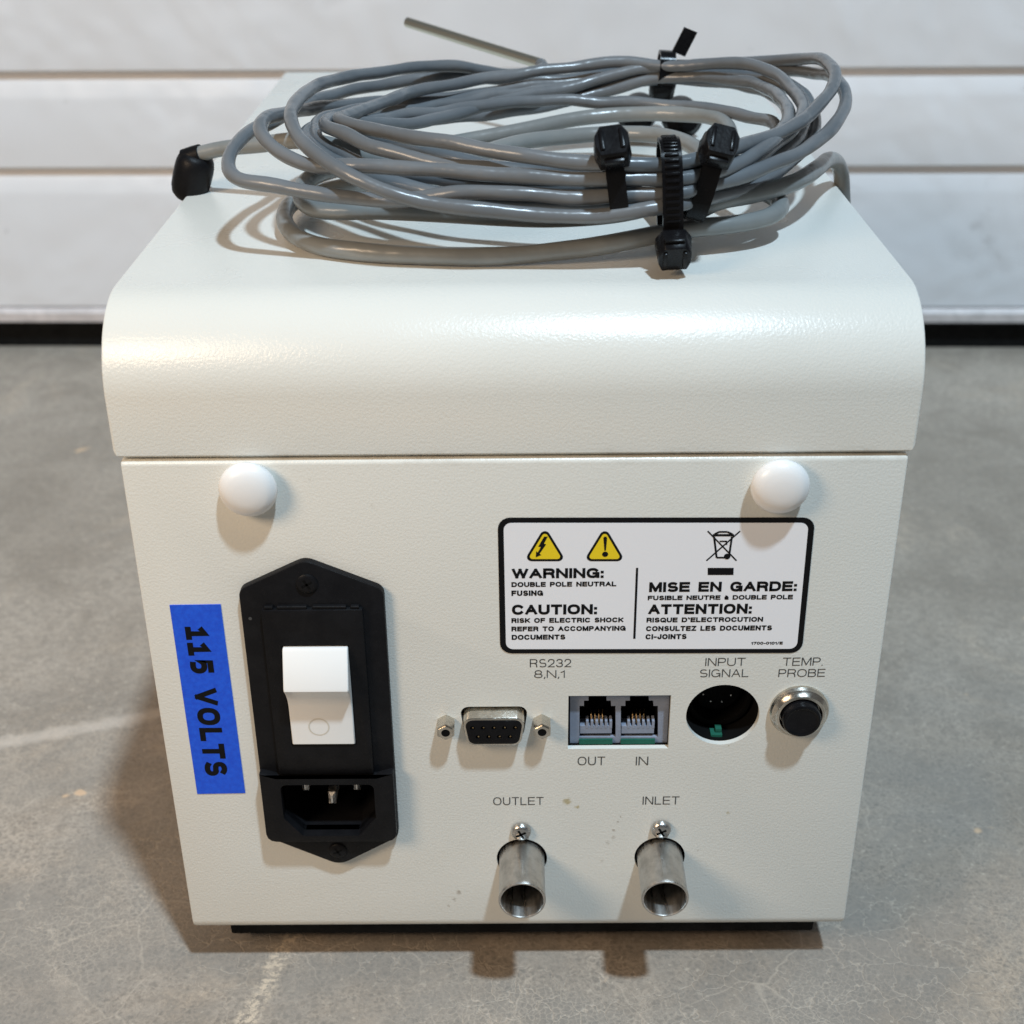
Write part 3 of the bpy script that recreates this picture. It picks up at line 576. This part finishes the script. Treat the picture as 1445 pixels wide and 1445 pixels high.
for ex in EX:
    q = wobble(relax(spline(trace(ex), 1.4), 6), .3); obj('cable_loop', sweep(B(), q, radA, 14), 'cableA', sens, 60)
pb = [Vector(P3(766, 91, 170)), Vector(P3(680, 64.5, 190)), Vector(P3(575, 31.5, 214))]
obj('probe_rod', sweep(B(), pb, 1.75, 16), 'probe', sens, 50)

Bc = [(268, 222, 104), (292, 214, 103), (317, 209, 101), (369, 204, 97), (414, 198, 93), (462, 204, 88), (520, 222, 80), (580, 236, 74), (660, 222, 86), (738, 200, 102), (800, 193, 112), (850, 189, 116), (906, 189, 114), (951, 195, 104), (985, 212, 90), (1000, 240, 74),
      (960, 276, 56), (880, 300, 46), (800, 308, 42), (700, 306, 42), (594, 299, 43), (534, 297, 44), (480, 298, 45), (445, 296, 48), (428, 286, 54), (424, 270, 64), (440, 250, 78), (500, 232, 94), (580, 214, 108), (660, 198, 118), (738, 184, 126), (790, 172, 132), (834, 165, 136), (888, 161, 137), (960, 161, 132), (1005, 165, 124), (1027, 179, 112), (1030, 198, 100), (1022, 225, 84), (1060, 262, 66), (1100, 282, 58), (1102, 295, 52), (1077, 309, 45), (1032, 317, 41), (967, 323, 38), (917, 333, 36), (888, 339, 35),
      (834, 349, 34), (780, 355, 33), (756, 358, 33), (684, 362, 32), (612, 361, 33), (540, 358, 35), (498, 354, 37), (444, 346, 42), (415, 332, 49), (402, 314, 58), (403, 298, 68), (419, 282, 80), (480, 264, 94), (600, 250, 104), (740, 240, 110), (880, 250, 100), (930, 285, 70), (960, 310, 48), (1010, 285, 40), (1060, 275, 47), (1122, 257, 60), (1154, 237, 76), (1168, 226, 92), (1181, 229, 104), (1188, 245, 108), (1188, 262, 110)]
tb = trace(Bc); tb += [(99, 112, 168), (98, 114, 150), (97.5, 116, 128)]
pbb = spline(tb, 1.6)
pbb = relax([Vector((p.x, p.y, max(p.z, TOP+2.33) if abs(p.x) < WID+1 and p.x < 92 else p.z)) for p in pbb], 5)
radB = lambda i: 2.28*(1+.02*math.sin(i*.4+ph[2])+.02*math.sin(i*.17+ph[3]))
lead = thing('power_lead', 'thicker pale grey cable coiled under the dark one, black plug hanging over the edge', 'cable', W(0, 60, TOP))
obj('cable_run', sweep(B(), pbb, radB, 14), 'cableB', lead, 60)
p0 = Vector(pbb[0]); d0 = Vector((-.34, .12, -.93)).normalized(); top = p0+Vector((2.4, 0, 1.2))
pp = [top+d0*q for q in (0, .5, 1.2, 2.2, 3.5, 5, 8, 11, 13, 14.2, 15)]; rr = [2.6, 3.9, 4.7, 5.2, 5.5, 5.6, 5.6, 5.4, 4.8, 3.6, 1.2]
obj('plug', sweep(B(), pp, lambda i: rr[i], 28), 'black', lead, 40)
obj('plug_collar', sweep(B(), [Vector(pbb[0])+Vector((-1.5, 0, -.6)), Vector(pbb[1]), Vector(pbb[2])], lambda i: 2.95-.1*i, 20), 'black', lead, 40)

# ------------------------------------------------------------------ cable ties
def tie(label, x, yc, zc, hy, hz, tilt, head, width=4.8, ribs=False, tail=0, lean=0.0, hs=2.2):
    """strap looped round a bundle running along x; tilt turns it about y, head gives the angle (deg, 0 = front) of the ratchet head"""
    t = thing('cable_tie', label, 'cable tie', W(x, yc, zc), 'black cable ties on the coil')
    R = Matrix.Rotation(math.radians(tilt), 3, 'Y') @ Matrix.Rotation(math.radians(lean), 3, 'Z')
    def loc(u, v, w): return Vector((x, yc, zc))+R @ Vector((u, v, w))
    N = 44; th = 1.1; bm = B(); ring = []
    for k in range(N):
        a = 2*math.pi*k/N; c, s = math.cos(a), math.sin(a); ex = 2.6
        f = (abs(c)**ex+abs(s)**ex)**(-1/ex); y, z = -hy*c*f, hz*s*f; nrm = Vector((0, y/hy**2, z/hz**2)).normalized()
        o = Vector((0, y, z)); q = [o+Vector((-width/2, 0, 0)), o+Vector((width/2, 0, 0)), o+nrm*th+Vector((width/2, 0, 0)), o+nrm*th+Vector((-width/2, 0, 0))]
        ring.append([bm.verts.new(W(*loc(*p))) for p in q])
    for k in range(N):
        A_, B_ = ring[k], ring[(k+1) % N]
        for j in range(4): bm.faces.new((A_[j], A_[(j+1) % 4], B_[(j+1) % 4], B_[j]))
    obj('strap', bm, 'tie', t, 40)
    def local_box(c, nrm, tan, su, sn, st, bev):
        bm = bmesh.new(); vv = []
        for i in (-1, 1):
            for j in (-1, 1):
                for k in (-1, 1): vv.append(bm.verts.new(W(*loc(*(Vector(c)+Vector((su*i, 0, 0))+nrm*(sn*j)+tan*(st*k))))))
        for q in ((0, 1, 3, 2), (4, 6, 7, 5), (0, 4, 5, 1), (2, 3, 7, 6), (0, 2, 6, 4), (1, 5, 7, 3)): bm.faces.new([vv[i] for i in q])
        bmesh.ops.recalc_face_normals(bm, faces=bm.faces[:])
        if bev: bmesh.ops.bevel(bm, geom=bm.edges[:], offset=bev*S, segments=2, profile=.5, affect='EDGES')
        return bm
    def at(deg):
        a = math.radians(deg); c, s = math.cos(a), math.sin(a); ex = 2.6; f = (abs(c)**ex+abs(s)**ex)**(-1/ex)
        y, z = -hy*c*f, hz*s*f; nrm = Vector((0, y/hy**2, z/hz**2)).normalized(); return Vector((0, y, z)), nrm, Vector((0, -nrm.z, nrm.y))
    o, nrm, tan = at(head); hd = bmesh.new(); hexa = ((-2.7, -4.3), (2.7, -4.3), (4.3, -1.6), (4.3, 1.4), (3.3, 4.3), (-3.3, 4.3), (-4.3, 1.4), (-4.3, -1.6)); fr = []; bk = []
    for q, w in hexa:
        for lst, dn, sc_ in ((bk, -.6, 1.0), (fr, 4.9, .9)): lst.append(hd.verts.new(W(*loc(*(o+nrm*(th+dn)+tan*(hs+w*sc_)+Vector((q*sc_, 0, 0)))))))
    hd.faces.new(fr); hd.faces.new(bk[::-1])
    for k in range(8): hd.faces.new((fr[k], bk[k], bk[(k+1) % 8], fr[(k+1) % 8]))
    bmesh.ops.recalc_face_normals(hd, faces=hd.faces[:]); bmesh.ops.bevel(hd, geom=hd.edges[:], offset=.16*S, segments=1, profile=.5, affect='EDGES')
    h = obj('ratchet_head', hd, 'tie', t, 40)
    obj('head_rib', local_box(o+nrm*(th+5.0)+tan*hs+Vector((-2.3, 0, 0)), nrm, tan, .5, .4, 2.6, .2), 'tie', t, 40)
    obj('head_rib', local_box(o+nrm*(th+5.0)+tan*hs+Vector((2.3, 0, 0)), nrm, tan, .5, .4, 2.6, .2), 'tie', t, 40)
    obj('strap_stub', local_box(o+nrm*(th+2.8)+tan*(hs+(4.2 if hs >= 0 else -4.2)), nrm, tan, 2.3, .7, .9, .15), 'tie', t, 40)
    if ribs:
        for k in range(20):
            o, nrm, tan = at(-14+k*6.5); obj('strap_tooth', local_box(o+nrm*(th+.12), nrm, tan, width/2-.75, .28, .32, .1), 'tie', t, 40)
    if tail:
        o, nrm, tan = at(88); d = Vector((.42, .1, 1)).normalized(); s_ = Vector((1, 0, -.32)).normalized(); nn = s_.cross(d)
        bm = B(); c0 = o+Vector((3.4, 0, .3)); vv = []
        for l in (0, tail):
            for wv in (-2.2, 2.2):
                for n_ in (-.5, .5): vv.append(bm.verts.new(W(*loc(*(c0+d*l+s_*wv+nn*n_)))))
        for q in ((0, 1, 3, 2), (4, 6, 7, 5), (0, 4, 5, 1), (2, 3, 7, 6), (0, 2, 6, 4), (1, 5, 7, 3)): bm.faces.new([vv[i] for i in q])
        obj('strap_tail', bm, 'tie', t)
        for k in range(8):
            c = c0+d*(tail*(.25+.09*k))-nn*.55; bm = B(); vv = []
            for wv in (-1.6, 1.6):
                for l in (-.28, .28):
                    for n_ in (-.2, .2): vv.append(bm.verts.new(W(*loc(*(c+d*l+s_*wv+nn*n_)))))
            for q in ((0, 1, 3, 2), (4, 6, 7, 5), (0, 4, 5, 1), (2, 3, 7, 6), (0, 2, 6, 4), (1, 5, 7, 3)): bm.faces.new([vv[i] for i in q])
            obj('strap_tooth', bm, 'tie', t)
    return t
x, z = P(868, 252, 30); tie('black cable tie with plain strap and head up, nearly upright on the coil', x, 31, z, 5.4, 8.8, -8, 60, width=4.4)
x, z = P(994, 252, 34); tie('black cable tie with head up and slanting strap, close beside the ribbed tie', x, 35, z, 5.6, 9.4, 14, 60, width=4.6)
x, z = P(946, 282, 30); tie('black ribbed cable tie with its head hanging down towards the case top', x, 32, z, 7.6, 13.0, -3, -48, ribs=True, hs=-2.6)
x, z = P(940, 97, 152); tie('black cable tie gripping the far side of the coil, its cut tail sticking up', x, 153, z, 4.4, 4.2, 4, -110, tail=8)
# black twin plug lying behind the coil
x, z = P(956, 141, 176)
bm = lathe(B(), [(0, 0), (4.2, 0), (6.0, .8), (6.4, 2.5), (6.2, 9), (5.2, 10), (3.6, 12), (0, 12)], 32)
tw = thing('round_connector', 'pair of black round connector caps lying on the case top behind the coil', 'connector', W(x, 176, TOP))
c1 = obj('connector_cap', bm, 'black', tw, 40); c1.location = W(x, 176, TOP+6.4); c1.rotation_euler = (0, 0, .2)
c2 = copy_at(c1, W(x-11.5, 182, TOP+6.4), tw); c2.rotation_euler = (0, 0, -.3)
obj('connector_bridge', box(B(), x-9, x-3, 181, 186, TOP+3.5, TOP+9, .8), 'black', tw)
